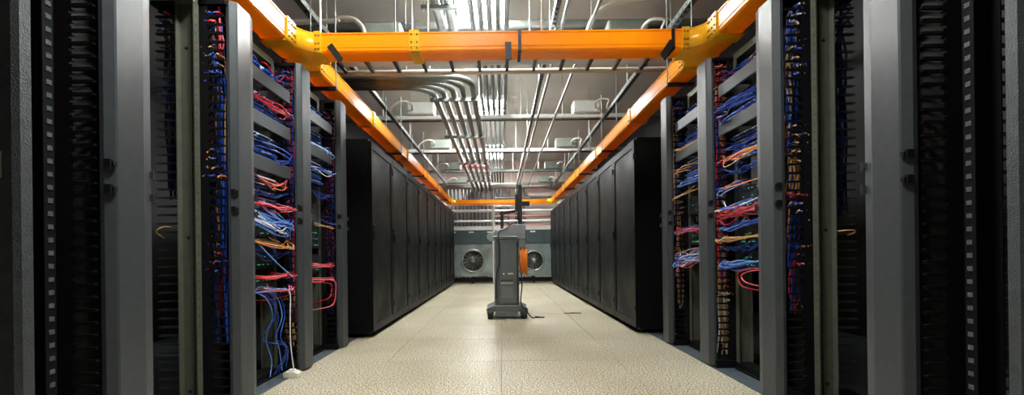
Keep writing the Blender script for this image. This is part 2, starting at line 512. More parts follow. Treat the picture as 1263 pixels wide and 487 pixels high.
def switch(s, i, z, hu, label):
    X = lambda d: s * d
    ya, yb = YM[i] + .265, YM[i + 1] - .015
    t = thing('network_switch', label, 'network switch', (s * RX[s], ya, z), 'dark network switches in the lower racks')
    w = yb - ya
    MB().box(X(.150), X(.40), .028, w - .028, 0, hu).build('chassis', 'chassis', t, bevel=.003)
    b = MB(); l = MB()
    for r in range(max(1, int(hu / .05))):
        for k in range(20):
            yy = .03 + k * (w - .08) / 20; zz = .008 + r * .05
            b.box(X(.1475), X(.1505), yy, yy + .013, zz, zz + .014)
            if R.random() < .35: l.box(X(.1472), X(.1505), yy + .003, yy + .006, zz + .018, zz + .021)
    b.build('port_row', 'hole', t)['kind'] = 'stuff'
    l.build('status_light', 'led', t)['kind'] = 'stuff'
    for q in (.002, w - .036):
        MB().box(X(.144), X(.1499), q, q + .034, .004, hu - .004).build('rack_ear', 'bar', t)
sw = {(-1, 2): [(.92, .18), (.72, .15), (.57, .10)], (-1, 3): [(.86, .18), (.66, .15)],
      (1, 2): [(1.02, .20), (.83, .15), (.68, .12)], (1, 3): [(1.10, .15), (.85, .15), (.69, .12)]}
for (s, i), L in sw.items():
    for k, (z, hu) in enumerate(L):
        switch(s, i, z, hu, f'{["upper", "middle", "lower"][k]} dark network switch in the {where[(s, i)]}')

# ------------------------------------------------------------------ cables
def cable(pts, r, colour, label, group, n=6, k=4, name='patch_cable'):
    o = MB().tube(smooth_path(pts, k), r, n).build(name, 'c_' + colour)
    return tag(o, label, 'cable', group)
G = R.gauss
LOOSE = []                      # (path, radius, colour) of leads too many or too dim to pick apart
def cable_or_loose(pts, r, c, lab, grp, loose, k=4):
    if loose: LOOSE.append((smooth_path(pts, k), r, c))
    else: cable(pts, r, c, lab, grp, k=k)
def bundle(s, i, z, n, colours, label, group, droop=.03, r=.0036, spread=.018, bulge=.03, loose=False):
    """patch leads leaving the panels, gathered and led into the far manager's fingers"""
    ya, yb = YM[i] + .27, YM[i + 1]
    P = lambda d, y, z: (s * (RX[s] + d), y, z)
    for q in range(n):
        c = colours[q % len(colours)]
        ys = ya + (yb - ya) * R.uniform(0.02, .8)
        z0 = z + G(0, spread) + .015
        db = max(.012, (.112 if loose else .078 - bulge) + G(0, .014)); zz = z + G(0, spread * .8)
        ye = yb + R.uniform(.03, .07)
        pts = [P(.146, ys, z0 + G(0, .02)), P(.115, ys + .005, z0)]
        m = R.choice((2, 3))
        for a in range(1, m + 1):
            f = a / (m + 1)
            pts.append(P(db + G(0, .012), ys + .02 + (yb - .03 - ys) * f, zz - droop * math.sin(math.pi * f) * R.uniform(.5, 1.3) + G(0, .006)))
        zf = .085 + (round((zz - .085) / U - .5) + .5) * U
        pts.append(P(.085, yb + .012, zf + G(0, .005)))
        pts.append(P(.10, ye + .03, zf - .02))
        pts.append(P(.10 + G(0, .01), ye + .06 + G(0, .01), zf - R.uniform(.12, .3)))
        lab = label.format(c=c)
        cable_or_loose(pts, r, c, lab, group + ' ' + c, loose)
def loop(s, i, z0, z1, c, label, y0f=.25, y1f=.9, out=.02, r=.0036):
    ya, yb = YM[i] + .26, YM[i + 1]
    P = lambda d, y, z: (s * (RX[s] + d), y, z)
    a, b = ya + (yb - ya) * y0f, ya + (yb - ya) * y1f
    pts = [P(.146, a, z0), P(.10, a + .01, z0), P(out + .02, (a + b) / 2, z0 - .01), P(out, b, z0 - .03), P(out, b + .015, (z0 + z1) / 2), P(out + .01, b - .02, z1 + .02), P(.09, (a + b) / 2, z1), P(.146, a + .02, z1 + .01)]
    cable(pts, r, c, label, 'looped cables')
# left patch rack
L2 = 'in the left patch rack'
bundle(-1, 2, 1.985, 5, ['dark blue', 'blue', 'red'], '{c} patch cable at the very top of the left patch rack', 'top leads left', loose=True)
bundle(-1, 2, 1.72, 4, ['blue', 'dark blue'], '{c} patch cable between the first and second guide bars of the left patch rack', 'upper leads left', loose=True)
bundle(-1, 2, 1.755, 8, ['red'], '{c} patch cable in the short red bundle between left guide bars', 'red bundle left upper', spread=.012)
bundle(-1, 2, 1.45, 5, ['blue', 'dark blue'], '{c} patch cable between the second and third guide bars of the left patch rack', 'middle leads left', loose=True)
bundle(-1, 2, 1.285, 5, ['red', 'orange'], '{c} patch cable just below the third guide bar of the left patch rack', 'red leads under bar left', droop=.05)
bundle(-1, 2, 1.22, 5, ['dark blue', 'blue'], '{c} patch cable under the third guide bar of the left patch rack', 'lower leads left', loose=True)
bundle(-1, 2, 1.115, 8, ['red', 'pink'], '{c} patch cable right above the big blue tangle on the left', 'red leads above tangle', spread=.008, bulge=.045)
bundle(-1, 2, 1.02, 34, ['light blue', 'blue', 'light blue', 'blue', 'white'], '{c} patch cable in the big blue tangle of the left rack', 'blue tangle left', spread=.032, droop=.055, bulge=.055)
bundle(-1, 2, .885, 8, ['tan', 'tan', 'orange'], '{c} patch cable in the tan bundle under the blue tangle', 'tan bundle left', spread=.006, bulge=.05)
bundle(-1, 2, .83, 8, ['blue', 'dark blue'], '{c} patch cable just under the tan bundle of the left rack', 'blue leads under tan', loose=True, spread=.014)
bundle(-1, 2, .665, 8, ['red', 'red', 'pink'], '{c} patch cable in the straight red bundle low in the left rack', 'red bundle left lower', spread=.007, droop=-.005, bulge=.05)
bundle(-1, 2, .575, 7, ['pink', 'red', 'light blue'], '{c} patch cable in the lowest looping bundle of the left rack', 'lowest bundle left', spread=.010, droop=-.01, bulge=.05)
loop(-1, 2, .60, .525, 'red', 'red cable loop low in the left patch rack beside the white cable', .3, .88)
loop(-1, 2, 1.50, 1.40, 'blue', 'round blue cable loop between guide bars of the left rack', .3, .85)
loop(-1, 2, 1.47, 1.38, 'blue', 'smaller blue cable loop between guide bars of the left rack', .35, .8)
PL = lambda d, y, z: (-(XL + d), y, z)
cable([PL(.10, 2.66, .90), PL(.03, 2.70, .80), PL(.0, 2.80, .72), PL(.01, 2.95, .66), PL(.05, 3.03, .63)], .004, 'light blue', 'long light blue cable sagging diagonally across the left patch rack', 'sagging lead')
for q in range(5):
    y = 2.68 + .05 * q + G(0, .01)
    cable([PL(.12, y, .58), PL(.06, y + .01, .54), PL(.05 + G(0, .02), y + .02 + G(0, .02), .42), PL(.05 + G(0, .02), 2.78 + G(0, .03), .29), PL(.05 + G(0, .03), 2.80 + .05 * q * .6, .20 + G(0, .03)), PL(.06, 2.74 + .05 * q, .06)], .003, 'blue' if q % 3 else 'light blue', ('blue' if q % 3 else 'light blue') + ' network cable hanging down to the floor in the left patch rack', 'hanging blue leads ' + ('a' if q % 3 else 'b'))
cable([PL(.12, 2.80, .60), PL(.02, 2.86, .585), PL(.0, 2.885, .55), PL(.01, 2.90, .40), PL(.015, 2.915, .22), PL(.012, 2.945, .06), PL(.015, 2.95, .035)], .0042, 'white', 'white cable hanging straight down to a cream plug box', 'white hanging lead')
# second left rack
bundle(-1, 3, 1.70, 4, ['blue', 'dark blue', 'blue'], '{c} patch cable between the guide bars of the far left rack', 'upper leads far left', loose=True)
bundle(-1, 3, 1.66, 3, ['light blue', 'white'], '{c} patch cable peeking out between the far left guide bars', 'pale leads far left', bulge=.05)
bundle(-1, 3, 1.49, 5, ['light blue', 'white', 'blue'], '{c} patch cable just under the lower bar of the far left rack', 'leads under bar far left', bulge=.05)
bundle(-1, 3, 1.30, 6, ['dark blue'], '{c} patch cable in the dim middle of the far left rack', 'middle leads far left', loose=True)
bundle(-1, 3, 1.05, 3, ['tan', 'blue'], '{c} patch cable above the red bundle of the far left rack', 'tan leads far left', bulge=.05)
bundle(-1, 3, .72, 10, ['red', 'pink', 'red'], '{c} patch cable in the fanned red bundle of the far left rack', 'red fan far left', spread=.014, droop=.0, bulge=.06)
bundle(-1, 3, .60, 3, ['pink'], '{c} patch cable below the red bundle of the far left rack', 'pink leads far left', spread=.006, droop=-.01, bulge=.06)
loop(-1, 3, .62, .38, 'pink', 'long pink cable loop hanging below the far left red bundle', .1, .75, -.005, .004)
loop(-1, 3, .60, .44, 'red', 'shorter red cable loop hanging in the far left rack', .1, .6, .0)
# right patch rack
bundle(1, 2, 1.985, 6, ['blue', 'dark blue', 'red'], '{c} patch cable at the very top of the right patch rack', 'top leads right', loose=True)
bundle(1, 2, 1.76, 10, ['blue', 'blue', 'dark blue'], '{c} patch cable in the upper sheaf between right guide bars', 'upper sheaf right', spread=.012, bulge=.05)
bundle(1, 2, 1.68, 8, ['blue', 'dark blue'], '{c} patch cable in the lower sheaf between right guide bars', 'lower sheaf right', spread=.012, bulge=.05)
bundle(1, 2, 1.50, 6, ['blue', 'dark blue'], '{c} patch cable just under the second bar of the right patch rack', 'blue under bar right', loose=True, spread=.014, bulge=.04)
bundle(1, 2, 1.405, 7, ['tan', 'orange', 'red'], '{c} patch cable in the wavy tan and red bundle on the right', 'tan red right', spread=.012, bulge=.05)
bundle(1, 2, 1.33, 7, ['blue', 'dark blue'], '{c} patch cable under the wavy tan bundle of the right rack', 'blue mid right', loose=True, spread=.014, bulge=.04)
bundle(1, 2, 1.225, 6, ['light blue', 'blue', 'orange'], '{c} patch cable above the broad red bundle of the right rack', 'mixed mid right', spread=.012, bulge=.05)
bundle(1, 2, 1.10, 6, ['light blue', 'blue', 'white'], '{c} patch cable resting on top of the broad red bundle on the right', 'pale on red right', spread=.01, bulge=.055)
bundle(1, 2, 1.045, 20, ['red', 'red', 'pink'], '{c} patch cable in the broad red bundle of the right rack', 'broad red bundle right', spread=.022, bulge=.06, droop=.02)
bundle(1, 2, .965, 11, ['blue', 'light blue', 'blue'], '{c} patch cable right under the broad red bundle on the right', 'blue under red right', spread=.010, bulge=.05)
bundle(1, 2, .875, 12, ['tan'], '{c} patch cable in the thick yellow-tan bundle of the right rack', 'tan bundle right', spread=.008, droop=0, bulge=.055)
bundle(1, 2, .83, 8, ['dark blue', 'blue'], '{c} patch cable right under the yellow-tan bundle', 'blue under tan right', loose=True, spread=.010)
bundle(1, 2, .725, 14, ['blue', 'light blue', 'blue'], '{c} patch cable in the lowest slanting bundle of the right rack', 'lowest blue right', spread=.010, droop=.03, bulge=.06)
loop(1, 2, .70, .565, 'red', 'larger red cable loop hanging low in the right patch rack', .05, .32, .0, .004)
loop(1, 2, .69, .59, 'pink', 'smaller pink cable loop hanging low in the right patch rack', .05, .28, .01)
# second right rack
bundle(1, 3, 1.70, 5, ['blue', 'dark blue'], '{c} patch cable between the guide bars of the far right rack', 'upper leads far right', loose=True)
bundle(1, 3, 1.655, 3, ['tan'], '{c} patch cable curling between the guide bars of the far right rack', 'tan leads far right', bulge=.05)
bundle(1, 3, 1.48, 3, ['tan'], '{c} patch cable curling under the lower bar of the far right rack', 'tan under bar far right', bulge=.05)
bundle(1, 3, 1.36, 8, ['blue', 'light blue', 'dark blue'], '{c} patch cable below the guide bars of the far right rack', 'blue leads far right', bulge=.05)
bundle(1, 3, 1.27, 3, ['tan'], '{c} patch cable at middle height of the far right rack', 'tan middle far right', bulge=.05)
bundle(1, 3, .98, 8, ['red', 'pink', 'blue'], '{c} patch cable in the small bundle above the drooping tangle', 'red small far right', spread=.015, bulge=.06)
bundle(1, 3, .76, 24, ['light blue', 'blue', 'pink', 'light blue', 'white'], '{c} patch cable in the drooping tangle of the far right rack', 'droop tangle far right', spread=.03, droop=.06, bulge=.065)
bundle(1, 3, .80, 2, ['tan'], '{c} patch cable curling over the drooping tangle on the right', 'tan curl far right', bulge=.07)

# cables standing in the front and rear ducts of the managers
def duct(s, i, n, zones, place, rear=False, yoff=.056):
    """zones: (z0, z1, colours); each cable runs upright behind the fingers and turns out between two of them"""
    P = lambda d, y, z: (s * (RX[s] + d), YM[i] + y, z)
    for z0, z1, cols, n in zones:
        for q in range(int(n * 1.7)):
            c = cols[q % len(cols)]
            d = R.uniform(.065, .145) if not rear else R.uniform(.29, .38)
            y = yoff + R.uniform(-.008, .035)
            a, b = z0 + R.uniform(-.03, .08), z1 - R.uniform(-.05, .12)
            b = max(b, a + .15)
            pts = [P(d + G(0, .01), y + .01, a)]
            m = max(2, int((b - a) / .16))
            for e in range(1, m + 1):
                pts.append(P(min(.15, max(.06, d + G(0, .010))) if not rear else d + G(0, .012), y + G(0, .006), a + (b - a) * e / m))
            zf = .085 + (round((b - .085) / U) + .5) * U
            pts.append(P(d + .01, yoff - .015, zf)); pts.append(P(d + .02, yoff - .024, zf + G(0, .006)))
            cable_or_loose(pts, .0052, c, None, None, True, 3)
ml = {(-1, 2): 'the left manager before the patch rack', (1, 2): 'the right manager before the patch rack',
      (-1, 3): 'the left manager below the tee fitting', (1, 3): 'the right manager below the tee fitting',
      (-1, 4): 'the left manager nearest the cabinets', (1, 4): 'the right manager nearest the cabinets'}
duct(-1, 2, 0, [(1.82, 2.08, ['red', 'red', 'blue', 'pink'], 9), (1.25, 1.82, ['blue', 'dark blue', 'tan', 'blue', 'dark blue', 'red'], 13),
               (.80, 1.30, ['tan', 'blue', 'dark blue', 'tan', 'blue', 'orange'], 13), (.35, .80, ['dark blue', 'blue', 'red', 'blue'], 9)], ml[(-1, 2)])
duct(1, 2, 0, [(1.75, 2.02, ['blue', 'tan', 'white', 'blue'], 9), (1.35, 1.80, ['blue', 'blue', 'dark blue', 'tan'], 12), (1.05, 1.38, ['tan', 'dark blue', 'tan'], 10),
              (.72, 1.05, ['dark blue', 'blue', 'red', 'tan'], 10), (.45, .76, ['red', 'tan', 'dark blue'], 8)], ml[(1, 2)])
duct(-1, 3, 0, [(1.70, 2.08, ['red', 'dark blue', 'red'], 9), (1.2, 1.75, ['red', 'dark blue', 'dark blue'], 9), (.3, 1.2, ['red', 'dark blue'], 6), (.15, .6, ['tan'], 3)], ml[(-1, 3)])
duct(1, 3, 0, [(1.70, 2.08, ['red', 'red', 'tan'], 9), (1.0, 1.75, ['tan', 'red', 'dark blue', 'blue'], 11), (.5, 1.0, ['red', 'tan'], 7), (.1, .55, ['tan', 'tan', 'white'], 8)], ml[(1, 3)])
duct(-1, 4, 0, [(1.2, 2.0, ['dark blue', 'red', 'dark blue'], 7), (.3, 1.2, ['dark blue', 'red'], 5)], ml[(-1, 4)])
duct(1, 4, 0, [(1.1, 2.0, ['dark blue', 'tan', 'dark blue'], 8), (.3, 1.2, ['tan', 'dark blue'], 7)], ml[(1, 4)])
duct(-1, 2, 0, [(1.1, 2.0, ['dark blue', 'dark blue', 'tan', 'blue'], 9)], 'the left manager, rear side past the olive upright', rear=True)
duct(1, 2, 0, [(1.0, 2.0, ['dark blue', 'blue'], 9)], 'the right manager, rear side past the olive upright', rear=True)
cable([(-(XL + .31), 2.305, .95), (-(XL + .33), 2.25, .955), (-(XL + .36), 2.235, .93), (-(XL + .37), 2.30, .90)], .003, 'tan', 'tan cable poking out between rear fingers on the left', 'tan stray left')
cable([(XR + .246, 2.25, .89), (XR + .30, 2.20, .895), (XR + .34, 2.23, .885), (XR + .36, 2.305, .873)], .0035, 'tan', 'tan cable poking out beside the olive upright on the right', 'tan stray right')

# all leads that cannot be picked apart: one object
def build_loose():
    b = MB(); idx = []; names = sorted(CC)
    for p, r, c in LOOSE:
        n0 = len(b.f); b.tube(p, r, 6); idx += [names.index(c)] * (len(b.f) - n0)
    me = b.mesh('network_cables', 'c_' + names[0])
    for c in names[1:]: me.materials.append(M['c_' + c])
    for p, i in zip(me.polygons, idx): p.material_index = i
    tag(put('network_cables', me), 'dense mass of blue, red and tan leads behind the black fingers and guide bars', 'cables', None, 'stuff')
build_loose()

# plug box on the floor
t = thing('plug_box', 'cream plug box lying on the floor under the white cable', 'plug box', (-(XL + .022), 2.95, 0))
MB().prism([(-.05, .0), (.05, .0), (.05, .03), (.02, .042), (-.05, .036)], -.032, .032, 'y').build('body', 'cream', t, bevel=.004)
MB().box(-.02, .018, -.018, .018, .038, .052).build('lid', 'white', t, bevel=.002)

# ------------------------------------------------------------------ black server cabinets
CABX = {-1: 1.24, 1: 1.308}
CABY = {-1: 4.29, 1: 4.36}
CW, CZ0, CZ1, CD = 0.825, 0.04, 1.92, 1.02
nth = ['nearest', 'second', 'third', 'fourth', 'fifth', 'sixth', 'seventh', 'eighth', 'farthest']
for s in (-1, 1):
    X = lambda d: s * d
    w = CW
    def body():
        b = MB()
        b.box(X(.035), X(CD), .004, w - .004, CZ0, CZ1 - .01)
        return b.mesh('body', 'cab')
    def roof():
        b = MB(); b.box(X(.03), X(CD + .005), .002, w - .002, CZ1 - .01, CZ1); return b.mesh('roof', 'cab')
    def door():
        b = MB(); e = .055; y0, y1, z0, z1 = .006, w - .006, CZ0 + .015, CZ1 - .02
        b.box(X(0), X(.033), y0, y0 + e, z0, z1); b.box(X(0), X(.033), y1 - e, y1, z0, z1)
        b.box(X(0), X(.033), y0 + e, y1 - e, z0, z0 + e * 1.3); b.box(X(0), X(.033), y0 + e, y1 - e, z1 - e * 1.3, z1)
        return b.mesh('door', 'cab')
    def sheet():
        e = .055; b = MB()
        b.box(X(.008), X(.02), .006 + e, w - .006 - e, CZ0 + .015 + e * 1.3, CZ1 - .02 - e * 1.3)
        return b.mesh('perforated_sheet', 'mesh')
    def handle():
        b = MB(); yy = .03 if s < 0 else w - .03
        b.box(X(-.008), X(0), yy - .014, yy + .014, .94, 1.10)
        b.box(X(-.022), X(-.008), yy - .008, yy + .008, .955, 1.03)
        b.lathe([(.009, 0), (.009, X(-.006))], X(-.008), yy, 1.07, 'x', 12)
        return b.mesh('handle', 'latch')
    def hinge(z):
        yy = w - .004 if s < 0 else .004
        return lambda: MB().tube([(X(-.004), yy, z), (X(-.004), yy, z + .06)], .009, 8).mesh('hinge', 'latch')
    def foot(d, y):
        return lambda: MB().lathe([(.028, 0), (.028, .008), (.012, .014), (.012, .05)], X(d), y, 0, 'z', 12).mesh('foot', 'chrome')
    meshes = dict(b=body(), r=roof(), d=door(), s=sheet(), h=handle())
    hs = [hinge(z)() for z in (.22, .98, 1.70)]
    fs = [foot(d, y)() for d in (.09, CD - .08) for y in (.07, w - .07)]
    for k in range(9):
        t = thing('server_cabinet', f'{nth[k]} black server cabinet with perforated door in the {SIDE[s]} row', 'cabinet', (s * CABX[s], CABY[s] + k * w, 0), 'black server cabinets along the aisle')
        put('body', meshes['b'], t); put('roof', meshes['r'], t)
        d = put('door', meshes['d'], t)
        put('perforated_sheet', meshes['s'], d); put('handle', meshes['h'], d)
        for h in hs: put('hinge', h, d)
        for f in fs: put('foot', f, t)

# ------------------------------------------------------------------ orange cable troughs
TZ0, TZ1, TW = 2.23, 2.365, 0.165
def trough_profile(w=TW, z0=TZ0, z1=TZ1, t=.004):
    """U section with rolled lips and a ledge, as outlines (a, z)"""
    o = [(0, z0 + .012), (.010, z0), (w - .010, z0), (w, z0 + .012), (w, z0 + .030), (w + .004, z0 + .034), (w + .004, z1 - .012), (w + .010, z1 - .010), (w + .010, z1),
         (w - .004, z1), (w - .004, z0 + .036), (w - .004, z0 + .014), (w - .012, z0 + .005), (.012, z0 + .005), (.004, z0 + .014), (.004, z0 + .036), (.004, z1), (-.010, z1), (-.010, z1 - .010), (-.004, z1 - .012), (-.004, z0 + .034), (0, z0 + .030)]
    return o
def u_solid(b, a0, l0, l1, axis):
    # build as quads per side to avoid concave ngon trouble
    p = trough_profile(); n = len(p)
    def pt(q, l):
        return (a0 + q[0], l, q[1]) if axis == 'y' else (l, a0 + q[0], q[1])
    v = [pt(q, l0) for q in p] + [pt(q, l1) for q in p]
    f = [(i, (i + 1) % n, (i + 1) % n + n, i + n) for i in range(n)]
    b.poly(v, f)
    caps = [(0, 1, 13, 14), (1, 2, 12, 13), (2, 3, 11, 12), (3, 4, 10, 11), (4, 5, 6, 9, 10), (6, 7, 8, 9), (14, 15, 21, 0), (15, 16, 19, 20, 21), (16, 17, 18, 19)]
    b.poly(v[:n], caps); b.poly(v[n:], caps)
    return b
XT = {-1: -1.40 - TW, 1: 1.44}           # low-x edge of the two long runs
YC, YF = 3.145, 12.9                     # near and far cross runs
def collar(b, a0, l, axis, ln=.07):
    w = TW
    for (p0, p1, q0, q1) in ((-.016, -.004, TZ0 + .03, TZ1 + .012), (w + .004, w + .016, TZ0 + .03, TZ1 + .012), (-.012, 0, TZ0 - .010, TZ0 + .035), (w, w + .012, TZ0 - .010, TZ0 + .035), (-.012, w + .012, TZ0 - .012, TZ0 - .0005)):
        if axis == 'y': b.box(a0 + p0, a0 + p1, l, l + ln, q0, q1)
        else: b.box(l, l + ln, a0 + p0, a0 + p1, q0, q1)
    return b
def bolts(b, a0, l, axis, ln=.07):
    for side in (-.019, TW + .019):
        for z in (TZ0 + .02, TZ0 + .06, TZ1 - .02):
            for e in (.015, ln - .015):
                x, y = (a0 + side, l + e) if axis == 'y' else (l + e, a0 + side)
                b.lathe([(.006, -.004), (.006, .004)], x, y, z, 'x' if axis == 'y' else 'y', 6)
def run_y(x0, y0, y1, label, collars, hang):
    t = thing('cable_trough', label, 'cable trough', (0, 0, 0), 'orange overhead cable troughs')
    u_solid(MB(), x0, y0, y1, 'y').build('channel', 'orange', t)
    for l in collars:
        c = collar(MB(), x0, l, 'y').build('coupling', 'collar', t)
        b = MB(); bolts(b, x0, l, 'y'); b.build('bolt', 'bolt', c)['kind'] = 'stuff'
    for l in hang:
        h = MB().box(x0 - .03, x0 + TW + .03, l, l + .04, TZ0 - .035, TZ0 - .013).build('hanger', 'latch', t)
        for xx in (x0 - .022, x0 + TW + .022):
            MB().tube([(xx, l + .02, TZ0 - .03), (xx, l + .02, 3.0)], .005, 6).build('rod', 'strut', h)
    return t
def run_x(y0, x0, x1, label, collars):
    t = thing('cable_trough', label, 'cable trough', (0, 0, 0), 'orange overhead cable troughs')
    u_solid(MB(), y0, x0, x1, 'x').build('channel', 'orange', t)
    for l in collars:
        c = collar(MB(), y0, l, 'x').build('coupling', 'collar', t)
        b = MB(); bolts(b, y0, l, 'x'); b.build('bolt', 'bolt', c)['kind'] = 'stuff'
    return t
FL = .13                                  # flare of the tee fittings
TY0, TY1 = YC - FL - .02, YC + TW + FL + .02
for s in (-1, 1):
    nm = SIDE[s]
    x0 = XT[s]
    run_y(x0, -0.6, TY0, f'orange trough above the {nm} racks, on the viewer side of the tee', [TY0 - .07, 1.35], [.9])
    run_y(x0, TY1, YF - FL, f'long orange trough above the {nm} row of black cabinets', [TY1, 4.9, 6.7, 8.5, 10.3], [TY1 + .28, 6.2, 8.0, 9.8, 11.6])
    # tee fitting with flared corners
    def tee(yc, both):
        tt = thing('trough_tee', f'orange tee fitting joining the {nm} trough to the {"near" if both else "far"} cross trough', 'cable trough', (0, 0, 0), 'orange overhead cable troughs')
        xin = x0 + TW if s < 0 else x0        # aisle-side wall
        xo = x0 if s < 0 else x0 + TW
        sg = 1 if s < 0 else -1               # towards the aisle
        ya, yb = yc - FL - .02, (yc + TW + FL + .02 if both else yc + TW)
        b = MB()
        b.box(min(xo, xin), max(xo, xin), ya, yb, TZ0, TZ0 + .005)
        b.box(xin, xin + sg * (FL + .02), yc, yc + TW, TZ0, TZ0 + .005)
        b.box(xo, xo - sg * .005, ya, yb, TZ0, TZ1)
        if not both: b.box(xo, xin + sg * (FL + .02), yb - .005, yb, TZ0, TZ1)
        for e, on in ((-1, True), (1, both)):
            if not on: continue
            yw = yc if e < 0 else yc + TW
            cx, cy = xin + sg * (FL + .02), yw + e * (FL + .02)
            arc = [(cx - sg * (FL + .02) * math.sin(a), cy - e * (FL + .02) * math.cos(a)) for a in [math.pi / 2 * k / 8 for k in range(9)]]
            arc2 = [(cx - sg * (FL + .015) * math.sin(a), cy - e * (FL + .015) * math.cos(a)) for a in [math.pi / 2 * k / 8 for k in range(9)]]
            b.poly([(p[0], p[1], TZ0) for p in arc] + [(p[0], p[1], TZ1) for p in arc] + [(p[0], p[1], TZ0) for p in arc2] + [(p[0], p[1], TZ1) for p in arc2],
                   [(k, k + 1, k + 10, k + 9) for k in range(8)] + [(18 + k, 27 + k, 28 + k, 19 + k) for k in range(8)] + [(9 + k, 10 + k, 28 + k, 27 + k) for k in range(8)] + [(k, 18 + k, 19 + k, k + 1) for k in range(8)], True)
            # floor of the flared corner
            pts = arc + [(xin, yw)]
            m = len(pts)
            b.poly([(p[0], p[1], TZ0) for p in pts] + [(p[0], p[1], TZ0 + .005) for p in pts],
                   [(k, k + 1, m - 1) for k in range(8)] + [(m + k + 1, m + k, 2 * m - 1) for k in range(8)])
            # rolled lip following the corner
            lip = [(p[0] + 0, p[1], TZ1 - .004) for p in arc]
            b.tube(lip, .008, 6)
        b.build('body', 'collar', tt)
        # end collars of the fitting
        ends = [('x', (xin + sg * (FL + .02)) - (.05 if sg > 0 else 0))]
        c = collar(MB(), yc, ends[0][1], 'x', .05).build('coupling', 'collar', tt)
        bb = MB(); bolts(bb, yc, ends[0][1], 'x', .05); bb.build('bolt', 'bolt', c)['kind'] = 'stuff'
        if both:
            c = collar(MB(), x0, ya - .0, 'y', .05).build('coupling', 'collar', tt)
            bb = MB(); bolts(bb, x0, ya, 'y', .05); bb.build('bolt', 'bolt', c)['kind'] = 'stuff'
    tee(YC, True)
    tee(YF, False)
xa, xb = XT[-1] + TW + FL + .02, XT[1] - FL - .02
t = run_x(YC, xa, xb, 'orange trough crossing the aisle overhead in front', [-.63])
# black straps, clips and rods of the near cross run
def clip(x, tilt, ln, label):
    b = MB()
    v = Vector((math.sin(tilt), 0, -math.cos(tilt))); q = Vector((math.cos(tilt), 0, math.sin(tilt)))
    c = Vector((x, YC - .012, TZ0 + .02)) - v * .03
    for yy in (0,):
        p = [c + q * .022, c - q * .022, c - q * .022 + v * ln, c + v * (ln + .012), c + q * .022 + v * ln]
        p = [Vector((a.x, a.y - .012, a.z)) for a in p] + [Vector((a.x, a.y + .004, a.z)) for a in p]
        b.poly(p, [(0, 1, 2, 3, 4), (9, 8, 7, 6, 5)] + [(i, i + 5, (i + 1) % 5 + 5, (i + 1) % 5) for i in range(5)])
    b.build('support_clip', 'black', t)
clip(-1.17, .62, .125, ''); clip(.065, .03, .115, ''); clip(1.20, -.60, .125, '')
for x in (.135, 1.215):
    b = MB(); b.box(x, x + .022, YC - .012, YC + TW + .012, TZ0 - .006, TZ0 - .001); b.box(x, x + .022, YC - .013, YC - .0045, TZ0 - .006, TZ1 + .004); b.box(x, x + .022, YC + TW + .0045, YC + TW + .013, TZ0 - .006, TZ1 + .004)
    b.build('strap', 'black', t)
for x in (-1.29, -.51, .31):
    MB().tube([(x, YC + TW / 2, TZ0 + .004), (x, YC + TW / 2, CEIL - .002)], .007, 8).build('rod', 'flex', t)
run_x(YF, xa, xb, 'orange trough crossing the aisle at the far end', [-.6, .5])

# ------------------------------------------------------------------ ladder rack behind the near cross trough
t = thing('ladder_rack', 'ladder-shaped cable rack crossing right behind the near orange trough', 'cable ladder', (0, 0, 0))
LZ = 2.75
for y in (4.30, 4.78):
    MB().tube([(-1.75, y, LZ), (2.05, y, LZ)], .028, 10).build('rail', 'flex' if y > 4.5 else 'strut', t)
me = MB().box(-.016, .016, 4.30, 4.78, LZ - .012, LZ + .018).mesh('rung', 'latch')
for k in range(13): put('rung', me, t, (-1.63 + .285 * k, 0, 0))
for x in (-1.0, .55):
    MB().tube([(x, 4.78, LZ), (x, 4.78, CEIL)], .007, 6).build('rod', 'strut', t)
    MB().tube([(x, 4.30, LZ), (x, 4.30, CEIL)], .007, 6).build('rod', 'strut', t)
o = MB().prism([(4.45, 2.785), (4.70, 2.785), (4.72, 2.80), (4.72, 2.86), (4.43, 2.86), (4.43, 2.80)], -1.9, 1.9, 'x').build('wiring_duct', 'white')  # white slab added for the bright band above the rungs
tag(o, 'white flat wiring duct lying on the ladder rack', 'duct')

# ------------------------------------------------------------------ struts under the ceiling
def strut_profile(b, x, y0, y1, z, w=.041):
    h = w
    b.box(x - w / 2, x + w / 2, y0, y1, z, z + .004)
    b.box(x - w / 2, x - w / 2 + .004, y0, y1, z, z + h); b.box(x + w / 2 - .004, x + w / 2, y0, y1, z, z + h)
    return b
def long_strut(x, z, label, y0=1.5, y1=Y1 - .4, holes=True, w=.055):
    t = thing('ceiling_strut', label, 'strut', (0, 0, 0), 'steel struts along the ceiling')
    strut_profile(MB(), x, y0, y1, z, w).build('channel', 'strut', t)
    if holes:
        b = MB(); y = 4.0
        while y < 9.5:
            b.box(x - .012, x + .012, y, y + .035, z - .001, z + .001)
            b.box(x - w / 2 - .001, x - w / 2 + .001, y, y + .035, z + .015, z + .032)
            y += .085
        b.build('slot', 'hole', t)['kind'] = 'stuff'
    for k in range(5):
        MB().tube([(x, 3.4 + k * 2.6, z + .004), (x, 3.4 + k * 2.6, CEIL)], .007, 6).build('rod', 'flex', t)
long_strut(-1.735, 3.0, 'slotted steel strut running along the ceiling on the left')
long_strut(1.72, 3.0, 'slotted steel strut running along the ceiling on the right')
long_strut(.53, 2.995, 'slotted steel strut running right of the conduits', w=.045)
for x, z, lab in ((.62, 3.02, 'thin pipe beside the slotted strut right of the conduits'), (.90, 3.02, 'thin pipe running between two struts on the right')):
    tag(MB().tube([(x, 1.5, z), (x, Y1 - .3, z)], .018, 8).build('ceiling_pipe', 'conduit'), lab, 'pipe', 'thin pipes along the ceiling')

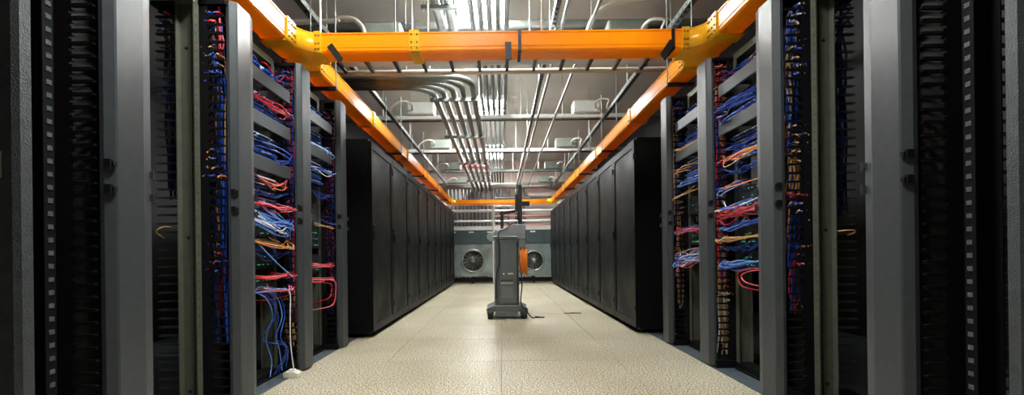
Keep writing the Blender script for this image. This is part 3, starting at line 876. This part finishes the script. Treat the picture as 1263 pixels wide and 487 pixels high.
YB = [5.05, 7.45, 9.85, 12.3, 14.6]
bn = ['nearest', 'second', 'third', 'fourth', 'farthest']
for k, y in enumerate(YB):
    t = thing('cross_beam', f'{bn[k]} cross beam hanging under the ceiling', 'beam', (0, 0, 0), 'cross beams under the ceiling')
    m = 'pale' if k < 3 else 'strut'
    b = MB(); b.box(-2.2, 2.2, y - .035, y + .035, 3.045, 3.05); b.box(-2.2, 2.2, y - .035, y - .030, 3.045, 3.11); b.box(-2.2, 2.2, y + .030, y + .035, 3.045, 3.11)
    b.build('channel', m, t)
    for x in (-1.95, -.98, .35, 1.05, 1.95):
        MB().tube([(x, y, 3.05), (x, y, CEIL)], .007, 6).build('rod', 'flex', t)
        MB().lathe([(.018, 0), (.018, .02)], x, y, 3.026, 'z', 6).build('nut', 'chrome', t)
    # conduit running with the beam
    zc = 3.49 if k == 0 else 3.113
    o = MB().tube([(-3.2, y + .22, zc), (3.2, y + .22, zc)], .055 if k in (0, 2) else .04, 12).build('cross_pipe', 'conduit' if k == 0 else 'pipe_dark')
    tag(o, f'{bn[k]} grey pipe crossing under the ceiling beside a beam', 'pipe', 'cross pipes under the ceiling')
    for s in (-1, 1):
        x0 = -1.53 if s < 0 else 1.22
        t = thing('junction_box', f'{bn[k]} grey box on the {SIDE[s]} side of the cross beams', 'junction box', (0, 0, 0), 'grey boxes on the cross beams')
        mm = 'pale' if k == 1 else 'box'
        MB().box(x0, x0 + .44, y - .10, y + .16, 3.112, 3.38 if k == 0 else 3.31).build('body', mm, t, bevel=.008)
        MB().box(x0 + .012, x0 + .428, y - .112, y - .10, 3.125, 3.36 if k == 0 else 3.295).build('cover', mm, t, bevel=.004)
        for q in (.03, .41):
            MB().lathe([(.008, 0), (.008, -.005)], x0 + q, y - .112, 3.16, 'y', 8).build('screw', 'chrome', t)
        # flexible conduit arching from the box to the strut
        xe = -1.735 if s < 0 else 1.72
        xs = x0 + (.10 if s < 0 else .34)
        pts = [(xs, y - .16, 3.18), (xs - s * .02, y - .30, 3.20), (xs + s * .04, y - .40, 3.22), (xs + s * .16, y - .42, 3.20), (xe - s * .02, y - .40, 3.12), (xe, y - .38, 3.03)]
        if k == 0 and s < 0: continue
        pts = [(xs, y - .112, 3.2)] + pts
        tag(MB().tube(smooth_path(pts, 5), .016, 8).build('flexible_conduit', 'flex'), f'{bn[k]} cream conduit arching from the {SIDE[s]} grey box to the strut', 'conduit', 'cream conduits at the grey boxes')
# big cream arches near the first beam
tag(MB().tube(smooth_path([(.96, 4.86, 3.10), (.97, 4.86, 3.22), (1.06, 4.86, 3.39), (1.27, 4.86, 3.51), (1.63, 4.86, 3.555), (2.2, 4.86, 3.56), (3.2, 4.86, 3.56)], 6), .026, 10).build('bent_conduit', 'flex'), 'large cream conduit arching up to the right near the ceiling', 'conduit')
tag(MB().tube(smooth_path([(-1.44, 4.80, 3.13), (-1.47, 4.80, 3.25), (-1.56, 4.80, 3.335), (-1.70, 4.80, 3.35), (-1.9, 4.80, 3.32), (-3.2, 4.80, 3.30)], 6), .026, 10).build('bent_conduit', 'flex'), 'cream conduit arching down to the left near the first beam', 'conduit')
for k, x in enumerate((-.66, -.53)):
    tag(MB().tube(smooth_path([(x, 4.45, 3.42), (x, 4.8, 3.42), (x, 5.15, 3.42), (x, 5.28, 3.47), (x, 5.33, 3.60), (x, 5.33, 3.94)], 5), .05, 12).build('ceiling_pipe', 'steel'), f'{["left", "right"][k]} of two short shiny pipes beside the nearest ceiling lamp', 'pipe', 'short shiny pipes by the lamp')
t = thing('pipe_hanger', 'slotted hanger bar carrying two shiny pipes left of the lamp', 'pipe hanger', (0, 0, 0))
MB().box(-.80, -.42, 4.58, 4.62, 3.325, 3.366).build('bar', 'strut', t)
for x in (-.77, -.45): MB().tube([(x, 4.6, 3.31), (x, 4.6, CEIL - .002)], .007, 6).build('rod', 'flex', t)

# ------------------------------------------------------------------ conduit bundles
for k in range(5):
    x = -.87 + .132 * k
    yb_ = 5.66 - .085 * k
    r = .34
    pts = [(-3.1, yb_, 2.925)] + [(x - r + r * math.sin(a), yb_ + r - r * math.cos(a), 2.925) for a in [math.pi / 2 * q / 10 for q in range(11)]] + [(x, 9, 2.925), (x, Y1 - .25, 2.925)]
    tag(MB().tube(pts, .040, 12).build('conduit', 'conduit'), f'{["leftmost", "second", "third", "fourth", "rightmost"][k]} steel conduit of the bundle bending in from the left', 'conduit', 'conduits bending in from the left')
for k in range(5):
    x = -.27 + .088 * k
    y0 = 1.5
    o = thing('conduit', f'{["leftmost", "second", "third", "fourth", "rightmost"][k]} steel conduit of the straight bundle over the aisle', 'conduit', (0, 0, 0), 'straight conduits over the aisle')
    MB().tube([(x, y0, 3.2), (x, Y1 - .25, 3.2)], .028, 12).build('pipe', 'conduit', o)
    for y in (4.9, 7.35, 9.9, 12.4):
        MB().tube([(x, y, 3.2), (x, y + .09, 3.2)], .035, 12).build('coupling', 'steel', o)
for k, y in enumerate((5.95, 7.85, 10.2, 12.6)):
    t = thing('pipe_hanger', f'{bn[k]} trapeze hanger under the bent conduits', 'pipe hanger', (0, 0, 0), 'trapeze hangers under the conduits')
    strut_bm = MB(); strut_bm.box(-.98 if k else -.92, -.26, y, y + .045, 2.842, 2.884); strut_bm.build('bar', 'strut', t)
    for x in (-.95 if k else -.93, -.275):
        MB().tube([(x, y + .02, 2.83), (x, y + .02, CEIL)], .007, 6).build('rod', 'flex', t)
    for x in (-.87 + .132 * q for q in range(5)):
        if k: MB().box(x - .04, x + .04, y + .01, y + .035, 2.966, 2.972).build('clamp', 'chrome', t)
tag(MB().tube([(-1.05, 12.36, 3.215), (-.38, 12.36, 3.215)], .045, 10).build('red_pipe', 'redpipe'), 'short red pipe under the fourth cross beam on the left', 'pipe')

# ------------------------------------------------------------------ far end: pipes on the wall
def vp(x, y, z0, z1, r, m, lab, grp):
    tag(MB().tube([(x, y, z0), (x, y, z1)], r, 8).build('wall_pipe', m), lab, 'pipe', grp)
for k in range(22):
    x = -1.75 + .125 * k
    if -1.75 <= x <= .05 or k % 2 == 0:
        vp(x, 14.85, 0, 2.95, .036, 'conduit', 'dark upright pipe standing in the row against the far wall', 'upright pipes at the far wall')
for k, (z, m, c, r) in enumerate(((2.20, 'pale', 'pale', .045), (2.02, 'pinkpipe', 'dull red', .03), (1.86, 'pale', 'white', .04), (1.70, 'pinkpipe', 'dark red', .035), (2.42, 'pale', 'pale grey', .05), (2.62, 'strut', 'grey', .05))):
    o = MB().tube([(-.2 if k % 2 else -3.2, 14.6, z), (3.2, 14.6, z)], r, 8).build('wall_pipe', m)
    tag(o, f'{c} level pipe, {["third", "fourth", "fifth", "lowest", "second", "topmost"][k]} from the top before the far wall', 'pipe', 'level pipes at the far wall')
# white goalpost-shaped pipe frame
o = MB().tube(smooth_path([(-.20, 11.7, 0), (-.20, 11.7, 1.0), (-.20, 11.7, 1.98), (-.19, 11.7, 2.02), (-.15, 11.7, 2.03), (.28, 11.7, 2.03)], 4), .03, 8).build('white_pipe', 'white')
tag(o, 'white pipe rising behind the cart and bending to the right', 'pipe')
o = MB().tube([(-1.6, 11.75, 1.94), (-.23, 11.75, 1.94)], .018, 8).build('white_pipe', 'white')
tag(o, 'thin white level pipe above the left fan unit', 'pipe')

# ------------------------------------------------------------------ fan units
def fan_unit(x0, x1, fx, fz, fr, label):
    y = 12.0
    t = thing('fan_unit', label, 'fan unit', (0, 0, 0), 'galvanised fan units at the far end')
    b = MB()
    # sheet with a round opening
    n = 32; z0, z1 = .20, 1.04
    ring = [(fx + fr * math.cos(2 * math.pi * k / n), fz + fr * math.sin(2 * math.pi * k / n)) for k in range(n)]
    def edge(k):
        a = 2 * math.pi * k / n; c, s_ = math.cos(a), math.sin(a)
        q = min([(x1 - fx) / c if c > 1e-6 else 9, (x0 - fx) / c if c < -1e-6 else 9, (z1 - fz) / s_ if s_ > 1e-6 else 9, (z0 - fz) / s_ if s_ < -1e-6 else 9])
        return (fx + c * q, fz + s_ * q)
    ed = [edge(k) for k in range(n)]
    corners = [(x0, z0), (x1, z0), (x1, z1), (x0, z1)]
    v = [(p[0], y, p[1]) for p in ring] + [(p[0], y, p[1]) for p in ed]
    f = [(k, (k + 1) % n, (k + 1) % n + n, k + n) for k in range(n)]
    for c in corners:
        # corner triangle between the two edge points around it
        best = sorted(range(n), key=lambda k: (ed[k][0] - c[0]) ** 2 + (ed[k][1] - c[1]) ** 2)
        for k in range(n):
            a, e = ed[k], ed[(k + 1) % n]
            onx = abs(a[0] - c[0]) < 1e-5 or abs(e[0] - c[0]) < 1e-5
            onz = abs(a[1] - c[1]) < 1e-5 or abs(e[1] - c[1]) < 1e-5
            if onx and onz and (abs(a[0] - e[0]) > 1e-5 and abs(a[1] - e[1]) > 1e-5):
                v.append((c[0], y, c[1])); f.append((k + n, (k + 1) % n + n, len(v) - 1)); break
    b.poly(v, f)
    b.box(x0, x0 + .01, y, y + .8, z0, z1); b.box(x1 - .01, x1, y, y + .8, z0, z1)
    b.box(x0, x1, y + .79, y + .8, z0, z1); b.box(x0, x1, y, y + .8, z0 - .01, z0); b.box(x0, x1, y, y + .8, z1, z1 + .01)
    b.build('casing', 'sheet', t)
    rim = MB().lathe([(fr - .03, .02), (fr - .03, -.03), (fr - .012, -.05), (fr + .012, -.05), (fr + .03, -.02), (fr + .03, .004)], fx, y, fz, 'y', 32, False).build('fan_ring', 'fanrim', t)
    MB().lathe([(fr - .02, .16), (fr * .62, .10), (fr * .30, .02), (fr * .18, .0), (.0, -.005)], fx, y, fz, 'y', 32).build('fan_cone', 'fandisc', t)
    bl = MB()
    for k in range(15):
        a = 2 * math.pi * k / 15; p = []
        for rr, da, dy in ((fr * .25, -.10, .02), (fr * .9, -.16, .10), (fr * .9, .16, .02), (fr * .25, .14, -.01)):
            p.append((fx + rr * math.cos(a + da), y + dy + .012, fz + rr * math.sin(a + da)))
        bl.poly(p + [(q[0], q[1] + .006, q[2]) for q in p], [(0, 1, 2, 3), (7, 6, 5, 4), (0, 4, 5, 1), (1, 5, 6, 2), (2, 6, 7, 3), (3, 7, 4, 0)])
    bl.build('fan_blades', 'fanrim', t)
    MB().lathe([(fr * .2, .02), (fr * .2, -.02), (fr * .12, -.035), (0, -.04)], fx, y, fz, 'y', 16).build('hub', 'fanrim', t)
    # upper panels
    MB().box(x0, x1, y + .04, y + .8, 1.05, 1.43).build('upper_box', 'teal', t)
    npn = 3; w = (x1 - x0) / npn
    for k in range(npn):
        p = MB().box(x0 + k * w + .012, x0 + (k + 1) * w - .012, y + .022, y + .0399, 1.065, 1.42).build('access_panel', 'teal', t, bevel=.006)
        MB().box(x0 + (k + .5) * w - .07, x0 + (k + .5) * w + .07, y + .018, y + .022, 1.365, 1.40).build('name_plate', 'white', p)
    MB().box(x0 - .005, x1 + .005, y - .005, y + .82, 1.432, 1.54).build('top_trim', 'pale', t)
    for xx in (x0 + .06, (x0 + x1) / 2, x1 - .1):
        for yy in (y + .03, y + .7):
            MB().box(xx, xx + .05, yy, yy + .05, 0, .19).build('leg', 'latch', t)
    MB().box(x0, x1, y + .3, y + .34, .03, .14).build('drip_rail', 'latch', t)
fan_unit(-1.55, -.06, -.77, .61, .295, 'galvanised fan unit at the far end, left of the cart')
fan_unit(-.05, 1.75, .875, .60, .265, 'galvanised fan unit at the far end, right of the cart')

# ------------------------------------------------------------------ equipment cart
cy = 5.45
t = thing('equipment_cart', 'grey wheeled equipment cart with black mast standing in the aisle', 'cart', (.055, cy, 0))
MB().box(-.145, .155, 0, .40, .17, .965).build('cabinet', 'cart', t, bevel=.008)
d = MB().box(-.095, .115, -.012, -.0005, .19, .93).build('door', 'cart', t, bevel=.004)
for r in range(9):
    MB().box(-.06, .08, -.015, -.012, .26 + r * .0155, .267 + r * .0155).build('vent_slat', 'cart_light', d)
for r in range(2):
    b = MB()
    for q in range(8): b.box(-.065 + q * .019, -.052 + q * .019, -.0145, -.012, .43 + r * .035, .445 + r * .035)
    b.build('vent_slot', 'hole' if r else 'pale', d)['kind'] = 'stuff'
MB().box(.02, .085, -.0145, -.012, .545, .56).build('name_plate', 'white', d)
MB().lathe([(.014, 0), (.014, -.012), (.006, -.016)], -.03, -.012, .55, 'y', 10).build('lock', 'chrome', d)
MB().box(.132, .146, -.014, -.0005, .22, .93).build('door_edge', 'rubber', t)
for x in (-.135, ):
    MB().tube([(x, -.012, .18), (x, -.012, .97)], .012, 8).build('post', 'cart_light', t)
# head with sloping top
MB().prism([(-.145, .975), (.245, .975), (.245, 1.155), (.09, 1.155), (-.145, 1.065)], 0.0, .42, 'y').build('head', 'cart_light', t, bevel=.008)
MB().box(.16, .245, .02, .40, .875, .974).build('head_skirt', 'cart_light', t, bevel=.006)
MB().tube([(-.155, -.02, 1.00), (.14, -.02, 1.00)], .012, 8).build('rail', 'cart', t)
MB().prism([(-.235, .985), (-.21, .965), (-.146, .965), (-.146, 1.055), (-.21, 1.055), (-.235, 1.03)], .04, .38, 'y').build('side_tray', 'cart_light', t, bevel=.006)
# base
MB().prism([(-.235, .09), (.25, .09), (.25, .135), (.17, .168), (-.155, .168), (-.235, .135)], -.03, .44, 'y').build('base', 'cart', t, bevel=.008)
MB().box(-.14, .14, -.035, .44, .035, .09).build('base_skirt', 'cart', t, bevel=.004)
for x in (-.20, .215):
    for y in (.0, .40):
        c = MB().lathe([(.045, -.033), (.055, -.026), (.055, .026), (.045, .033)], x, y, .055, 'x', 20).build('wheel', 'rubber', t)
        MB().lathe([(.02, -.036), (.02, .036)], x, y, .055, 'x', 12).build('wheel_hub', 'cart_light', c)
        MB().prism([(x - .045, .07), (x - .045, .13), (x + .045, .13), (x + .045, .07), (x + .038, .07), (x + .038, .115), (x - .038, .115), (x - .038, .07)], y - .03, y + .03, 'y').build('fork', 'cart', t)
# mast and arms
m = MB().box(.163, .213, .20, .25, 1.10, 1.67).build('mast', 'black', t, bevel=.004)
MB().box(.148, .163, .19, .26, 1.22, 1.31).build('mast_clamp', 'black', m)
MB().box(.125, .163, .20, .25, 1.33, 1.545).build('mast_sleeve', 'black', m)
MB().box(.213, .31, .195, .255, 1.40, 1.458).build('monitor_mount', 'black', m, bevel=.004)
MB().prism([(-.05, 1.29), (.125, 1.315), (.125, 1.35), (-.05, 1.325)], .205, .245, 'y').build('arm', 'black', t)
MB().box(-.062, -.022, .20, .245, 1.07, 1.335).build('short_post', 'black', t, bevel=.004)
# things hanging on the cart
ox, oy = .055, cy
def ccable(pts, r, c, lab):
    return tag(MB().tube(smooth_path([(ox + p[0], oy + p[1], p[2]) for p in pts], 5), r, 8).build('power_cable', 'c_' + c), lab, 'cable')
ccable([(.15, .18, 1.20), (.08, .05, 1.17), (0, -.02, 1.10), (-.085, -.035, 1.05), (-.085, -.035, .90), (-.08, -.035, .70), (-.115, -.04, .55), (-.125, -.045, .42), (-.13, -.045, .25)], .007, 'black', 'black cable drooping from the mast down the front of the cart')
ccable([(.165, .13, .58), (.19, .02, .52), (.19, -.02, .40), (.175, -.035, .20), (.23, -.05, .12), (.30, -.02, .02), (.37, .04, .008), (.42, .06, .008), (.36, .12, .008)], .007, 'black', 'black cable trailing from the cart onto the floor')
tag(MB().box(.42, .52, cy + .04, cy + .07, 0.0005, .012).build('cable_plug', 'rubber'), 'black plug at the end of the cable on the floor', 'plug')
# coil of orange cable
co = thing('cable_coil', 'orange cable coil hanging on the right side of the cart', 'cable coil', (ox + .215, oy + .06, .72))
for k in range(7):
    pts = []
    rr = .145 + G(0, .01)
    for q in range(25):
        a = 2 * math.pi * q / 24
        pts.append((.013 * k - .042 + G(0, .003) + .012 * math.sin(a) + (.035 if math.sin(a) < 0 else .0) * -math.sin(a) * .6, .055 * math.cos(a) + G(0, .002), rr * math.sin(a) - .012 * k * .3))
    MB().tube(pts, .011, 6, False).build('cable_turn', 'c_orange', co)
b = MB().box(-.035, .02, -.02, .02, .13, .15); b.build('hook', 'black', co)

# floor outlet lid
t = thing('floor_outlet', 'small dark outlet lid set in the floor near the right cabinets', 'floor outlet', (.93, 5.9, 0))
MB().box(-.11, .11, -.045, .045, 0.0003, .004).build('lid', 'latch', t)
MB().box(-.02, .02, -.012, .012, .004, .008).build('latch', 'chrome', t)
